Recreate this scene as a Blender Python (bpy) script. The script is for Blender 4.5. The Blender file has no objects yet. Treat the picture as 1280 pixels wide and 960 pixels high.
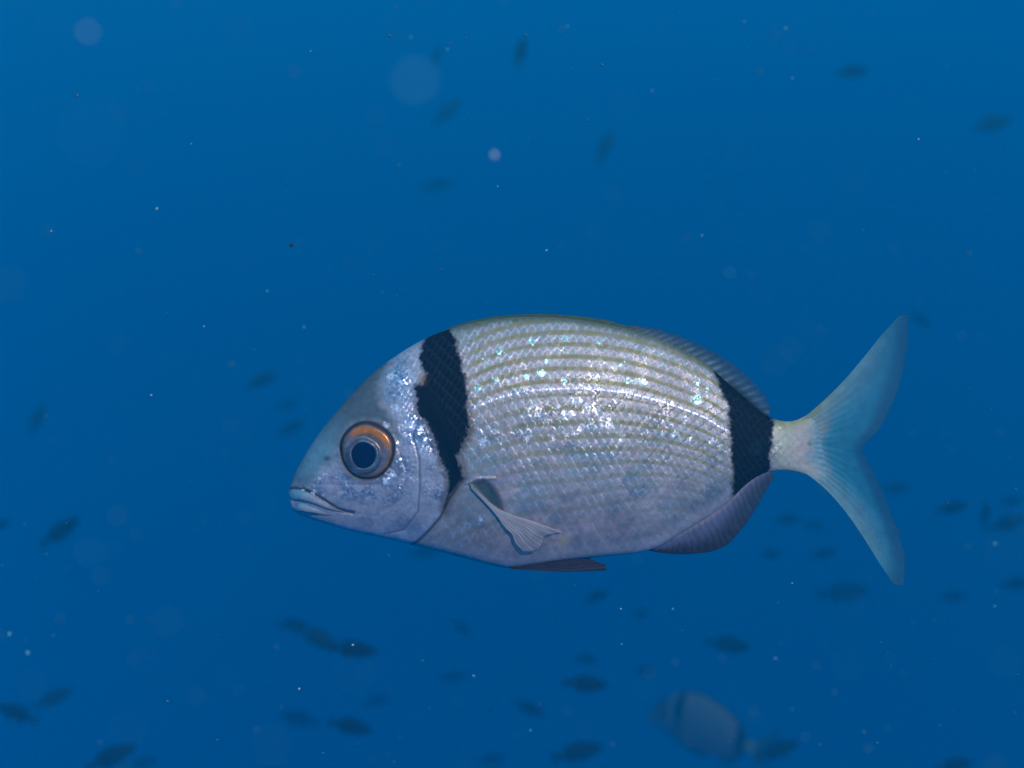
import bpy, math, random
import numpy as np

# ------------------------------------------------------------------ scene, camera, light
sc = bpy.context.scene
C = sc.collection
S = 0.000325                      # metres per photograph pixel on the bream's mid plane
LENS = 55.0
D0 = 640 * S * LENS / 18.0        # camera to bream distance
DPX = D0 / S

cam_d = bpy.data.cameras.new('camera')
cam = bpy.data.objects.new('camera', cam_d)
C.objects.link(cam)
cam.location = (0, -D0, 0)
cam.rotation_euler = (math.radians(90), 0, 0)
cam_d.lens = LENS
cam_d.sensor_width = 36
cam_d.clip_start = 0.005
cam_d.clip_end = 200
cam_d.dof.use_dof = True
cam_d.dof.focus_distance = D0 - 0.012
cam_d.dof.aperture_fstop = 11
sc.camera = cam

SUN_EL, SUN_AZ = 25.0, 20.0       # degrees above the horizon, degrees to the right of the camera's back
w = bpy.data.worlds.new('World')
sc.world = w
w.use_nodes = True
nt = w.node_tree
nt.nodes.clear()
o_ = nt.nodes.new('ShaderNodeOutputWorld')
bg = nt.nodes.new('ShaderNodeBackground')
tc = nt.nodes.new('ShaderNodeTexCoord')
dot = nt.nodes.new('ShaderNodeVectorMath'); dot.operation = 'DOT_PRODUCT'
dot.inputs[1].default_value = (-0.22, 0.0, 0.975)     # daylight comes down through the water, a little from the left
mr = nt.nodes.new('ShaderNodeMapRange')
mr.inputs['From Min'].default_value = -1; mr.inputs['From Max'].default_value = 1
ramp = nt.nodes.new('ShaderNodeValToRGB')
cr = ramp.color_ramp
cr.interpolation = 'B_SPLINE'
stops = [(0.0, (0, 0.075, 0.320)), (0.36, (0, 0.150, 0.600)), (0.5, (0, 0.190, 0.740)),
         (0.64, (0, 0.215, 0.840)), (0.82, (0.06, 0.40, 1.20)), (1.0, (0.45, 0.85, 1.50))]
cr.elements[0].position, cr.elements[0].color = stops[0][0], stops[0][1] + (1,)
cr.elements[1].position, cr.elements[1].color = stops[-1][0], stops[-1][1] + (1,)
for p, c in stops[1:-1]:
    e = cr.elements.new(p); e.color = c + (1,)
L = nt.links.new
L(tc.outputs['Generated'], dot.inputs[0]); L(dot.outputs['Value'], mr.inputs['Value'])
L(mr.outputs['Result'], ramp.inputs['Fac']); L(ramp.outputs['Color'], bg.inputs['Color'])
bg.inputs['Strength'].default_value = 1.0
L(bg.outputs['Background'], o_.inputs['Surface'])

sun_d = bpy.data.lights.new('sun', 'SUN')
sun_d.energy = 3.9
sun_d.angle = math.radians(0.5)
sun_d.color = (1.0, 0.89, 0.82)
sun = bpy.data.objects.new('sun', sun_d)
C.objects.link(sun)
sun.location = (0.5, -1.0, 0.6)
sun.rotation_euler = (math.radians(90 - SUN_EL), 0, math.radians(SUN_AZ))

sc.view_settings.view_transform = 'Standard'
sc.view_settings.look = 'None'
sc.view_settings.exposure = 0
sc.view_settings.gamma = 1
sc.cycles.volume_bounces = 0
sc.cycles.transparent_max_bounces = 24

rng = np.random.default_rng(7)
random.seed(7)

# ------------------------------------------------------------------ helpers
def sm(a, b, x):
    t = np.clip((x - a) / (b - a), 0, 1)
    return t * t * (3 - 2 * t)

_G = rng.random((256, 256))
def vnoise(x, y, off=0):
    x = np.asarray(x, float) + 37.3 * off; y = np.asarray(y, float) + 91.7 * off
    xi = np.floor(x).astype(int); yi = np.floor(y).astype(int)
    fx = x - xi; fy = y - yi
    fx = fx * fx * (3 - 2 * fx); fy = fy * fy * (3 - 2 * fy)
    g = lambda a, b: _G[a & 255, b & 255]
    return (g(xi, yi) * (1 - fx) + g(xi + 1, yi) * fx) * (1 - fy) + (g(xi, yi + 1) * (1 - fx) + g(xi + 1, yi + 1) * fx) * fy
def fbm(x, y, off=0, n=4):
    v = 0; a = 0.5
    for k in range(n):
        v = v + a * vnoise(x * 2 ** k, y * 2 ** k, off + 3 * k); a *= 0.5
    return v / (1 - 0.5 ** n)
def hash2(i, j, k=0):
    return _G[(i * 7 + 13 * k + 5 * (j & 31)) & 255, (j * 11 + 29 * k + 3 * (i & 15)) & 255]

def spline(pts, x):
    """smooth monotone-ish (Catmull-Rom) interpolation through points given as (x, y)"""
    P = np.array(pts, float); X, Y = P[:, 0], P[:, 1]
    m = np.gradient(Y, X)
    x = np.asarray(x, float)
    k = np.clip(np.searchsorted(X, x) - 1, 0, len(X) - 2)
    h = X[k + 1] - X[k]; t = np.clip((x - X[k]) / h, 0, 1)
    return ((2*t**3 - 3*t**2 + 1) * Y[k] + (t**3 - 2*t**2 + t) * h * m[k] +
            (-2*t**3 + 3*t**2) * Y[k + 1] + (t**3 - t**2) * h * m[k + 1])

def curve(pts, n):
    """n points spread by arc length along a smooth curve through pts"""
    P = np.array(pts, float)
    d = np.r_[0, np.cumsum(np.linalg.norm(np.diff(P, axis=0), axis=1))]
    t = np.linspace(0, d[-1], n)
    return np.stack([spline(np.c_[d, P[:, k]], t) for k in range(P.shape[1])], 1)

def poly_sd(x, y, poly, closed=True):
    """signed distance to a polygon (negative inside), or distance to an open line"""
    P = np.array(poly, float)
    d2 = np.full(x.shape, 1e12); ins = np.zeros(x.shape, bool)
    n = len(P)
    for i in range(n if closed else n - 1):
        a = P[i]; b = P[(i + 1) % n]; e = b - a
        wx = x - a[0]; wy = y - a[1]
        t = np.clip((wx * e[0] + wy * e[1]) / (e @ e + 1e-9), 0, 1)
        d2 = np.minimum(d2, (wx - e[0] * t) ** 2 + (wy - e[1] * t) ** 2)
        if closed:
            c = ((a[1] > y) != (b[1] > y))
            if abs(e[1]) > 1e-9:
                ins ^= c & (x < a[0] + e[0] * (y - a[1]) / e[1])
    d = np.sqrt(d2)
    return np.where(ins, -d, d) if closed else d

def mix(a, b, m):
    return a * (1 - m[..., None]) + np.asarray(b, float) * m[..., None]

def make_mesh(name, verts, faces, mat, parent=None, attrs=None, smooth=True):
    me = bpy.data.meshes.new(name)
    verts = np.asarray(verts, np.float32)
    if isinstance(faces, np.ndarray):
        me.vertices.add(len(verts)); me.vertices.foreach_set('co', verts.ravel())
        nf, k = faces.shape
        me.loops.add(nf * k); me.loops.foreach_set('vertex_index', faces.ravel().astype(np.int32))
        me.polygons.add(nf)
        me.polygons.foreach_set('loop_start', np.arange(0, nf * k, k, dtype=np.int32))
        me.update(calc_edges=True)
    else:
        me.from_pydata(verts.tolist(), [], faces)
    if smooth:
        me.polygons.foreach_set('use_smooth', np.ones(len(me.polygons), bool))
    for an, arr in (attrs or {}).items():
        a = me.attributes.new(an, 'FLOAT_COLOR', 'POINT')
        col = np.ones((len(verts), 4), np.float32); col[:, :arr.shape[1]] = arr
        a.data.foreach_set('color', col.ravel())
    me.materials.append(mat)
    me.validate()
    ob = bpy.data.objects.new(name, me)
    C.objects.link(ob)
    if parent is not None:
        ob.parent = parent
    return ob

def thing(name, label, cat, loc, group=None):
    o = bpy.data.objects.new(name, None); C.objects.link(o)
    o.empty_display_size = 0.01
    o.location = loc
    tag(o, label, cat, group)
    return o
def tag(o, label, cat, group=None):
    o['label'] = label; o['category'] = cat
    if group: o['group'] = group

def grid_faces(n, m, closed_m=False, off=0):
    i, j = np.meshgrid(np.arange(n - 1), np.arange(m if closed_m else m - 1), indexing='ij')
    j2 = (j + 1) % m
    return (np.stack([i * m + j, i * m + j2, (i + 1) * m + j2, (i + 1) * m + j], -1).reshape(-1, 4) + off)

# ------------------------------------------------------------------ materials
def new_mat(name):
    m = bpy.data.materials.new(name); m.use_nodes = True
    n = m.node_tree; b = n.nodes['Principled BSDF']
    return m, n, b, n.links.new

def skin_material(name='silver_fish_skin'):
    """pigment, metal/roughness/sparkle come from attributes of the body; nodes add facets, grain and iridescence"""
    m, n, b, L = new_mat(name)
    a1 = n.nodes.new('ShaderNodeAttribute'); a1.attribute_name = 'pigment'
    a2 = n.nodes.new('ShaderNodeAttribute'); a2.attribute_name = 'gloss'
    sep = n.nodes.new('ShaderNodeSeparateColor'); L(a2.outputs['Color'], sep.inputs['Color'])
    tc = n.nodes.new('ShaderNodeTexCoord')
    vo = n.nodes.new('ShaderNodeTexVoronoi'); vo.inputs['Scale'].default_value = 1050
    L(tc.outputs['Object'], vo.inputs['Vector'])
    # per-facet tilt of the guanine mirrors
    sub = n.nodes.new('ShaderNodeVectorMath'); sub.operation = 'SUBTRACT'; sub.inputs[1].default_value = (.5, .5, .5)
    L(vo.outputs['Color'], sub.inputs[0])
    scl = n.nodes.new('ShaderNodeVectorMath'); scl.operation = 'SCALE'
    L(sub.outputs[0], scl.inputs[0]); L(sep.outputs['Blue'], scl.inputs['Scale'])
    geo = n.nodes.new('ShaderNodeNewGeometry')
    add = n.nodes.new('ShaderNodeVectorMath'); add.operation = 'ADD'
    L(geo.outputs['Normal'], add.inputs[0]); L(scl.outputs[0], add.inputs[1])
    nrm = n.nodes.new('ShaderNodeVectorMath'); nrm.operation = 'NORMALIZE'
    L(add.outputs[0], nrm.inputs[0]); L(nrm.outputs[0], b.inputs['Normal'])
    # iridescent tint of single facets (pink, white, mint) and skin mottling
    hue = n.nodes.new('ShaderNodeValToRGB')
    hue.color_ramp.elements[0].color = (1.0, .87, .90, 1); hue.color_ramp.elements[1].color = (.86, 1.0, .99, 1)
    e = hue.color_ramp.elements.new(.5); e.color = (1, .98, 1, 1)
    s2 = n.nodes.new('ShaderNodeSeparateColor'); L(vo.outputs['Color'], s2.inputs['Color'])
    L(s2.outputs['Green'], hue.inputs['Fac'])
    nz = n.nodes.new('ShaderNodeTexNoise'); nz.inputs['Scale'].default_value = 420; nz.inputs['Detail'].default_value = 5
    L(tc.outputs['Object'], nz.inputs['Vector'])
    mrn = n.nodes.new('ShaderNodeMapRange'); mrn.inputs['From Min'].default_value = .3; mrn.inputs['From Max'].default_value = .7
    mrn.inputs['To Min'].default_value = .86; mrn.inputs['To Max'].default_value = 1.12
    L(nz.outputs['Fac'], mrn.inputs['Value'])
    mx = n.nodes.new('ShaderNodeMix'); mx.data_type = 'RGBA'; mx.blend_type = 'MULTIPLY'; mx.inputs['Factor'].default_value = 1
    L(a1.outputs['Color'], mx.inputs['A']); L(hue.outputs['Color'], mx.inputs['B'])
    mx2 = n.nodes.new('ShaderNodeVectorMath'); mx2.operation = 'SCALE'
    L(mx.outputs['Result'], mx2.inputs[0]); L(mrn.outputs['Result'], mx2.inputs['Scale'])
    L(mx2.outputs[0], b.inputs['Base Color'])
    L(sep.outputs['Red'], b.inputs['Metallic']); L(sep.outputs['Green'], b.inputs['Roughness'])
    b.inputs['Specular IOR Level'].default_value = 0.03
    return m

def fin_material(name, rough=.5):
    """thin skin over rays: colour and cover from the fin's own pigment, part of the light passes through"""
    m, n, b, L = new_mat(name)
    a1 = n.nodes.new('ShaderNodeAttribute'); a1.attribute_name = 'pigment'
    a2 = n.nodes.new('ShaderNodeAttribute'); a2.attribute_name = 'cover'
    sep = n.nodes.new('ShaderNodeSeparateColor'); L(a2.outputs['Color'], sep.inputs['Color'])
    tc = n.nodes.new('ShaderNodeTexCoord')
    nz = n.nodes.new('ShaderNodeTexNoise'); nz.inputs['Scale'].default_value = 300; nz.inputs['Detail'].default_value = 4
    L(tc.outputs['Object'], nz.inputs['Vector'])
    mrn = n.nodes.new('ShaderNodeMapRange'); mrn.inputs['To Min'].default_value = .72; mrn.inputs['To Max'].default_value = 1.28
    L(nz.outputs['Fac'], mrn.inputs['Value'])
    sc_ = n.nodes.new('ShaderNodeVectorMath'); sc_.operation = 'SCALE'
    L(a1.outputs['Color'], sc_.inputs[0]); L(mrn.outputs['Result'], sc_.inputs['Scale'])
    L(sc_.outputs[0], b.inputs['Base Color'])
    b.inputs['Roughness'].default_value = rough
    b.inputs['Specular IOR Level'].default_value = .2
    tr = n.nodes.new('ShaderNodeBsdfTranslucent'); L(sc_.outputs[0], tr.inputs['Color'])
    tp = n.nodes.new('ShaderNodeBsdfTransparent')
    m1 = n.nodes.new('ShaderNodeMixShader'); m1.inputs['Fac'].default_value = .3
    L(b.outputs[0], m1.inputs[1]); L(tr.outputs[0], m1.inputs[2])
    m2 = n.nodes.new('ShaderNodeMixShader')
    L(sep.outputs['Red'], m2.inputs['Fac']); L(tp.outputs[0], m2.inputs[1]); L(m1.outputs[0], m2.inputs[2])
    L(m2.outputs[0], n.nodes['Material Output'].inputs['Surface'])
    return m

def plain_material(name, col, rough=.5, metal=0, spec=.3, vary=.2, scale=200):
    m, n, b, L = new_mat(name)
    tc = n.nodes.new('ShaderNodeTexCoord')
    nz = n.nodes.new('ShaderNodeTexNoise'); nz.inputs['Scale'].default_value = scale; nz.inputs['Detail'].default_value = 4
    L(tc.outputs['Object'], nz.inputs['Vector'])
    rp = n.nodes.new('ShaderNodeMapRange'); rp.inputs['To Min'].default_value = 1 - vary; rp.inputs['To Max'].default_value = 1 + vary
    L(nz.outputs['Fac'], rp.inputs['Value'])
    s_ = n.nodes.new('ShaderNodeVectorMath'); s_.operation = 'SCALE'; s_.inputs[0].default_value = col
    L(rp.outputs['Result'], s_.inputs['Scale']); L(s_.outputs[0], b.inputs['Base Color'])
    b.inputs['Roughness'].default_value = rough; b.inputs['Metallic'].default_value = metal
    b.inputs['Specular IOR Level'].default_value = spec
    return m

MAT_SKIN = skin_material()
MAT_FIN = fin_material('translucent_fin')
MAT_EYE = skin_material('eye_metal')
MAT_PUPIL = plain_material('pupil_black', (.003, .005, .030), .12, 0, .35, .1)
MAT_FISH = plain_material('dark_damselfish_skin', (.008, .016, .030), .7, 0, .1, .4, 90)
MAT_FISH_GREEN = plain_material('olive_damselfish_skin', (.022, .042, .030), .7, 0, .1, .4, 90)
MAT_SPECK = plain_material('pale_plankton', (.10, .30, .38), .6, 0, .3, .25, 3000)
MAT_SPECK_PINK = plain_material('pinkish_plankton', (.34, .40, .42), .6, 0, .3, .25, 3000)
MAT_SNOW = plain_material('marine_snow', (.045, .15, .21), .7, 0, .2, .3, 3000)
MAT_SPECK_DARK = plain_material('dark_plankton', (.02, .025, .02), .6, 0, .3, .25, 3000)

# ------------------------------------------------------------------ the sea bream
ORIGIN = np.array([660.0, 550.0])            # pixel of the bream's own origin
def fx(u): return (np.asarray(u, float) - ORIGIN[0]) * S
def fz(v): return (ORIGIN[1] - np.asarray(v, float)) * S

TOP = [(362, 612), (364, 604), (370, 589), (380, 571), (393, 550), (408, 530), (425, 509), (443, 489), (463, 469), (486, 451),
       (512, 434), (541, 419), (571, 408.5), (602, 401), (636, 397), (670, 396), (705, 397.5), (745, 403), (785, 411.5),
       (820, 422), (850, 435), (880, 452), (905, 474), (930, 496), (950, 513), (966, 523), (980, 526.5), (994, 525.5), (1008, 519), (1022, 509), (1034, 501)]
BOT = [(362, 622), (364, 632), (370, 640), (385, 647), (410, 655.5), (440, 664), (480, 673), (515, 681), (545, 688.5), (580, 697.5),
       (612, 706), (638, 710), (660, 707.5), (690, 703), (720, 699), (760, 695), (795, 691), (822, 684), (856, 664), (890, 643),
       (912, 626), (930, 608), (945, 597), (966, 589), (980, 588), (994, 589.5), (1008, 594), (1022, 603), (1034, 612)]
WID = [(362, 7), (366, 12), (375, 19), (400, 30), (440, 41), (480, 48), (540, 54.5), (620, 56), (700, 52), (780, 44), (850, 34),
       (910, 23), (966, 13), (990, 8.6), (1010, 5.0), (1024, 2.4), (1034, .3)]
LAT = [(500, 560), (545, 537), (580, 517), (610, 502.5), (647, 491.5), (685, 487), (715, 486), (747, 487.5), (785, 492), (822, 501),
       (860, 514), (880, 522), (907, 538), (935, 550), (966, 556), (1000, 557), (1045, 557)]

def flank(u, v):
    """half thickness of the body, in pixels, at body position (u, v)"""
    t_, b_, w_ = spline(TOP, u), spline(BOT, u), spline(WID, u)
    t = np.clip((v - (t_ + b_) / 2) / ((b_ - t_) / 2), -1, 1)
    p = np.where(t < 0, 1.9, 2.5)
    return w_ * np.sqrt(np.clip(1 - np.abs(t) ** p, 0, 1))
def seen(u, v, y):
    """where a point of the near flank shows in the photograph"""
    k = 1 / (1 - y / DPX)
    return 640 + (u - 640) * k, 480 + (v - 480) * k
def unseen(um, vm):
    """body position of a photographed point of the near flank"""
    u, v = float(um), float(vm)
    for _ in range(6):
        y = float(flank(u, v)); k = 1 - y / DPX
        u, v = 640 + (um - 640) * k, 480 + (vm - 480) * k
    return u, v, float(flank(u, v))

BAND1 = [(533, 412), (528, 428), (523, 445), (526, 458), (532, 468), (528, 478), (516, 482), (519, 498), (521, 518), (533, 531),
         (541, 547), (547, 565), (553, 582), (560, 596), (559, 614), (553, 634), (556, 637), (564, 619), (572, 608), (580, 598), (577, 585), (572, 571), (579, 556),
         (588, 541), (585, 520), (584, 503), (582, 480), (577, 455), (571, 431), (566, 414), (560, 400), (540, 404)]
BAND2 = [(888, 452), (900, 486), (910, 510), (911, 537), (914, 563), (915, 591), (914, 620), (925, 625), (950, 605), (964, 592), (962, 572), (965, 549), (967, 522), (950, 500), (920, 470)]
GILL = [(541, 498), (556, 533), (568, 560), (576, 583), (579.5, 597), (571, 608), (560, 624), (549, 646), (536, 661), (524, 673), (508, 684)]
EYE_C = (459.0, 563.5)
PUP_C = (455.5, 568.5)

WHITE_GLINTS = [(720, 502, 5), (710, 519, 5), (732, 512, 6), (745, 509, 5), (756, 528, 7.5), (739, 530, 5), (727, 536, 5), (720, 541, 4), (707, 541, 3),
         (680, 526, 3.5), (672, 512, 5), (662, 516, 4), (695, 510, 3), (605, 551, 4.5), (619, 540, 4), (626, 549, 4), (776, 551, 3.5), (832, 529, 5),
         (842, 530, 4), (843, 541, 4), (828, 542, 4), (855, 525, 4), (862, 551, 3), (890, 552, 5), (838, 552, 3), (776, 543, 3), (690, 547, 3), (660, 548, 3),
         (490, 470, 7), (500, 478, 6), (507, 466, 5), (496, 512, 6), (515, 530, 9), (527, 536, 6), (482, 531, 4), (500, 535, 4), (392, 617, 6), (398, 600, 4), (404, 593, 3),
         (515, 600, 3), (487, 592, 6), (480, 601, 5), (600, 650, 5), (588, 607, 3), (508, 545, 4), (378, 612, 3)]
MINT_GLINTS = [(707, 423, 5), (665, 426, 3), (749, 427, 3), (625, 439, 4), (606, 451, 4.5), (685, 450, 4), (677, 467, 5), (705, 476, 3.5), (776, 457, 3.5), (795, 475, 5),
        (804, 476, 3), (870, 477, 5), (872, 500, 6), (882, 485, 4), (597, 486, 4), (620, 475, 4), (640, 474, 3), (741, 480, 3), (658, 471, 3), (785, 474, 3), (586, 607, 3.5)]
def body_field(u, v, y):
    """relief (pixels outward), pigment and gloss on the flank"""
    um, vm = seen(u, v, y)
    n1 = fbm(um / 9, vm / 9, 1); n2 = fbm(um / 40, vm / 40, 2); n3 = fbm(um / 3.2, vm / 3.2, 3, 3)
    ll = spline(LAT, um)
    ds = vm - ll
    head = poly_sd(um, vm, GILL + [(440, 760), (250, 620), (400, 420), (470, 420), (520, 470)])   # negative on head
    gill_d = poly_sd(um, vm, GILL, False)
    # ---------- scales
    pit = np.where(ds < 0, 15.2 - 1.2 * sm(700, 900, um), 18.2 - 5.4 * sm(690, 900, um))
    pit = pit * (1 - .25 * sm(940, 1000, um))
    q = ds / pit                                    # one yellow stripe per unit
    row = q * 2
    ax = (um + .04 * ds) / 10.4
    best = np.full(u.shape, -9.0); hid = np.zeros(u.shape); hid2 = np.zeros(u.shape); hid3 = np.zeros(u.shape); edge = np.zeros(u.shape)
    r0 = np.floor(row).astype(int)
    for dr in (-1, 0, 1, 2):
        r = r0 + dr
        sh = (r & 1) * .5
        c0 = np.floor(ax - sh).astype(int)
        for dc in (-1, 0, 1):
            c = c0 + dc
            da = ax - sh - c; dr_ = row - r
            # pointed-round scale, free edge towards the tail
            rr = np.sqrt((np.clip(da, -1, 9) / 1.12) ** 2 + (dr_ / 1.08) ** 2)
            hA, hB, hC = hash2(r, c, 1), hash2(r, c, 2), hash2(r, c, 3)
            h = da * (1.05 + .9 * (hA - .5)) + dr_ * .9 * (hB - .5) - .35 * dr_ ** 2
            ok = (rr < 1) & (da > -.2)
            h = np.where(ok, h + .5 * da, -9)
            up = h > best
            best = np.where(up, h, best); hid = np.where(up, hA, hid); hid2 = np.where(up, hB, hid2); hid3 = np.where(up, hC, hid3)
            edge = np.where(up, sm(.74, .97, rr), edge)
    best = np.maximum(best, -.3)
    nape = poly_sd(um, vm, [(478, 440), (560, 400), (548, 480), (556, 540), (545, 575), (516, 560), (497, 500)])
    body = sm(0, 10, head)
    scal = body * (1 - .75 * sm(985, 1030, um)) * sm(.0, 14, y + 6)
    fade = sm(8, 60, np.hypot(um - 600, (vm - 615) * .9))   # smooth skin behind the pectoral fin base
    scal = scal * (.25 + .75 * fade)
    rel = best * (.62 - .30 * sm(20, 120, ds)) * (.45 + .9 * n2) * scal
    # small nape scales
    an, rn = (um + vm * .6) / 6.0, (vm - um * .6) / 5.0
    nsc = (an - np.floor(an)) * .45 + .2 * (vnoise(an * 1.0, rn, 5) - .5)
    napem = sm(2, -8, nape)
    rel += nsc * napem * .8
    # ---------- lateral line: a chain of raised pored scales
    llm = np.exp(-(ds / 1.5) ** 2) * sm(578, 590, um) * (1 - .8 * sm(900, 912, um)) * (1 - sm(985, 1005, um))
    saw = (um / 9.0) % 1
    rel += llm * (.15 + .55 * saw)
    # ---------- head relief
    hm = sm(4, -4, head)
    gstep = sm(-14, 0, head) * sm(3, 0, head) * sm(500, 530, vm) * (gill_d < 20)
    rel += 3.2 * gstep * sm(2.5, -.5, head)
    pre = [(516, 545), (524, 575), (524.5, 610), (522, 640), (505, 662), (480, 668)]
    dpre = poly_sd(um, vm, pre, False)
    rel -= 1.1 * np.exp(-(dpre / 1.6) ** 2) * hm
    # cheek plate in front of it
    cheek = poly_sd(um, vm, [(497, 560), (508, 590), (500, 625), (470, 645), (430, 640), (400, 622), (385, 605), (430, 606), (470, 606)], False)
    rel -= .5 * np.exp(-(cheek / 2.0) ** 2) * hm
    mouth = poly_sd(um, vm, [(362, 611), (376, 611), (392, 617), (410, 629), (425, 638), (441, 641)], False)
    rel -= 2.6 * np.exp(-(mouth / 2.4) ** 2) * hm
    # eye socket
    de = np.hypot((um - EYE_C[0]) / .93, vm - EYE_C[1])
    rel += 1.2 * np.exp(-((de - 39) / 3.6) ** 2)
    rel -= 14 * sm(36.5, 29, de)
    # nostril
    nos = np.hypot((um - 408) / 1.5, vm - 574)
    rel -= 1.4 * np.exp(-(nos / 2.5) ** 2)
    rel += hm * ((n3 - .5) * .5 + (fbm(um / 16, vm / 12, 71) - .5) * 1.6 * sm(655, 625, vm))
    # hollow behind the pectoral base
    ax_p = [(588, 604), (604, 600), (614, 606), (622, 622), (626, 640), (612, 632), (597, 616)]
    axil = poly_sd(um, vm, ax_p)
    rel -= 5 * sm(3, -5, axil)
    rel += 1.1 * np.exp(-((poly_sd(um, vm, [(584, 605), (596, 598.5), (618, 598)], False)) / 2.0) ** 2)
    rel = rel * (1 - sm(1000, 1024, um))
    # ---------- pigment
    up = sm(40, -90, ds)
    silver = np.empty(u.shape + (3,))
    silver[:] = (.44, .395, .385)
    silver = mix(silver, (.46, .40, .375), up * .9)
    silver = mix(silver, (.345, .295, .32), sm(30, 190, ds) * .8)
    teal = sm(.42, .66, fbm(um / 60 + 5, vm / 34, 13)) * sm(10, 50, ds) * sm(190, 120, ds)
    silver = mix(silver, (.22, .30, .34), teal * .55)
    pink = sm(.5, .72, fbm(um / 34, vm / 26, 11)) * sm(40, 120, ds)
    silver = mix(silver, (.58, .41, .42), pink * .6)
    silver *= .83 * (.78 + .44 * n2)[..., None] * (.92 + .16 * hid3 * scal)[..., None]
    qq = np.abs(((q + .18) % 1) - .5)       # yellow stripes, one at every second scale row
    # fine streaks inside the scales, dark pockets, pale edges with glints painted into the colour
    silver *= (1 - .22 * scal * sm(-.1, -.6, best) )[..., None]
    silver = mix(silver, (.72, .70, .74), edge * scal * (.06 + .20 * sm(.45, .7, n1) + .34 * sm(10, -10, ds)) * sm(.1, .3, qq))
    # yellow stripes
    stripe = sm(.25, .11, qq + .10 * (n1 - .5) + .05 * (hid - .5))
    amp = np.where(ds < -3, .72, np.where(ds > 6, .75 * sm(7.5, 2.6, q) * sm(585, 690, um), 0))
    amp = amp * sm(572, 600, um) * sm(930, 890, um) * sm(0, 8, vm - spline(TOP, um))
    amp = amp * (.65 + .5 * (hid2 > .2)) * (.7 + .5 * n2)
    silver = mix(silver, (.29, .235, .085), np.clip(stripe * amp, 0, 1))
    low = np.where(ds > 0, sm(.26, .10, qq) * sm(11.5, 8, q) * .40, 0) * body * (.5 + n1)
    silver = mix(silver, (.25, .22, .165), np.clip(low, 0, 1))
    silver = mix(silver, (.92, .86, .92), llm * (.25 + .75 * saw) * .9)
    # back edge: olive
    topd = vm - spline(TOP, um)
    olive = sm(11, 2, topd + 4 * (n1 - .5)) * sm(500, 580, um) * sm(960, 900, um)
    silver = mix(silver, (.12, .13, .05), olive * .8)
    # belly edge pale
    botd = spline(BOT, um) - vm
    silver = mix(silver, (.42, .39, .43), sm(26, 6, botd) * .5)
    # head colours
    cheekc = np.empty(u.shape + (3,)); cheekc[:] = (.375, .35, .385)
    cheekc *= (.78 + .30 * n1 + .14 * n3)[..., None]
    brow = poly_sd(um, vm, [(350, 615), (372, 560), (430, 480), (470, 440), (492, 452), (474, 480), (478, 505), (492, 530), (498, 548), (480, 532), (456, 527),
                            (434, 534), (424, 552), (412, 576), (398, 590), (384, 612), (372, 606)])
    browm = sm(9, -9, brow + 8 * (n1 - .5))
    cheekc = mix(cheekc, (.050, .085, .095), browm * .88)
    snout = sm(75, 0, np.hypot(um - 395, vm - 568)) * browm
    cheekc = mix(cheekc, (.14, .32, .39), snout * .6)
    cheekc = mix(cheekc, (.50, .49, .55), sm(14, -8, nape) * (1 - browm) * .8)
    jaw = sm(648, 668, vm + 6 * (n1 - .5))
    cheekc = mix(cheekc, (.42, .44, .50), jaw * .7)
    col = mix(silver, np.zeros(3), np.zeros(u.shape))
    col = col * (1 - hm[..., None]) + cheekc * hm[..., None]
    col = mix(col, (.50, .47, .52), napem * .75 * (1 - hm))
    line = np.exp(-(dpre / 1.2) ** 2) * .5 + np.exp(-(mouth / 2.2) ** 2) * .85
    col = mix(col, (.03, .04, .06), np.clip(line * hm, 0, 1))
    col = mix(col, (.04, .05, .07), np.exp(-((head - 1.5) / 1.6) ** 2) * sm(600, 615, vm) * .8)
    col = mix(col, (.03, .05, .05), np.exp(-(nos / 3) ** 2) * .8)
    col = mix(col, (.035, .035, .04), sm(39, 35, de))
    col = mix(col, (.09, .08, .08), np.exp(-((de - 37) / 3) ** 2) * .6)
    # axil of the pectoral fin, and the little yellow scar on the belly
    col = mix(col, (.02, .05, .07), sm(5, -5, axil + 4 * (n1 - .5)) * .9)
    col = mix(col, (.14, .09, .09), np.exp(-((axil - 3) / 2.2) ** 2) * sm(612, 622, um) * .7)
    scar = sm(13, 4, np.hypot((um - 704) * 1.25, vm - 675) + 9 * (n3 - .5) + 5 * (n1 - .5))
    col = mix(col, (.56, .40, .24), scar * (.35 + .6 * n3))
    # tail root: beige and pink, then the colour of the fin
    tr = sm(962, 972, um)
    col = mix(col, (.42, .40, .30), tr * .85)
    col = mix(col, (.30, .29, .13), tr * sm(16, 3, topd) * .8)
    col = mix(col, (.42, .34, .31), np.exp(-(np.hypot((um - 1003) / 14, (vm - 562) / 30)) ** 2) * .8)
    col = mix(col, (.10, .06, .05), np.exp(-(np.hypot(um - 1012, (vm - 555))/3.0) ** 2) * .7)
    col = mix(col, (.08, .21, .26), sm(1000, 1031, um + 16 * (n1 - .5) - 9 * sm(18, 36, np.abs(vm - 557))))
    fan = .5 + .5 * np.cos(np.arctan2(vm - 557, um - 950) * 75 + 2 * (n1 - .5))
    col = mix(col, (.32, .40, .40), fan * sm(1008, 1026, um) * .45)
    # the two black bands, ragged scale by scale
    jag = 4.0 * (n1 - .5) + 2.6 * (hid - .5) * body + 6.5 * (n3 - .5)
    b1 = poly_sd(um, vm, BAND1) + jag * (1 - .75 * sm(590, 606, vm))
    b2 = poly_sd(um, vm, BAND2) + jag * .8
    m1 = sm(4.4, -3.6, b1); m2 = sm(3.6, -3.2, b2)
    brown = np.exp(-((b1 - 3) / 3.5) ** 2) * sm(470, 530, vm) * .6
    col = mix(col, (.16, .10, .08), brown)
    orange = np.exp(-(np.hypot((um - 527), (vm - 473) * .8) / 5) ** 2)
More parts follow.
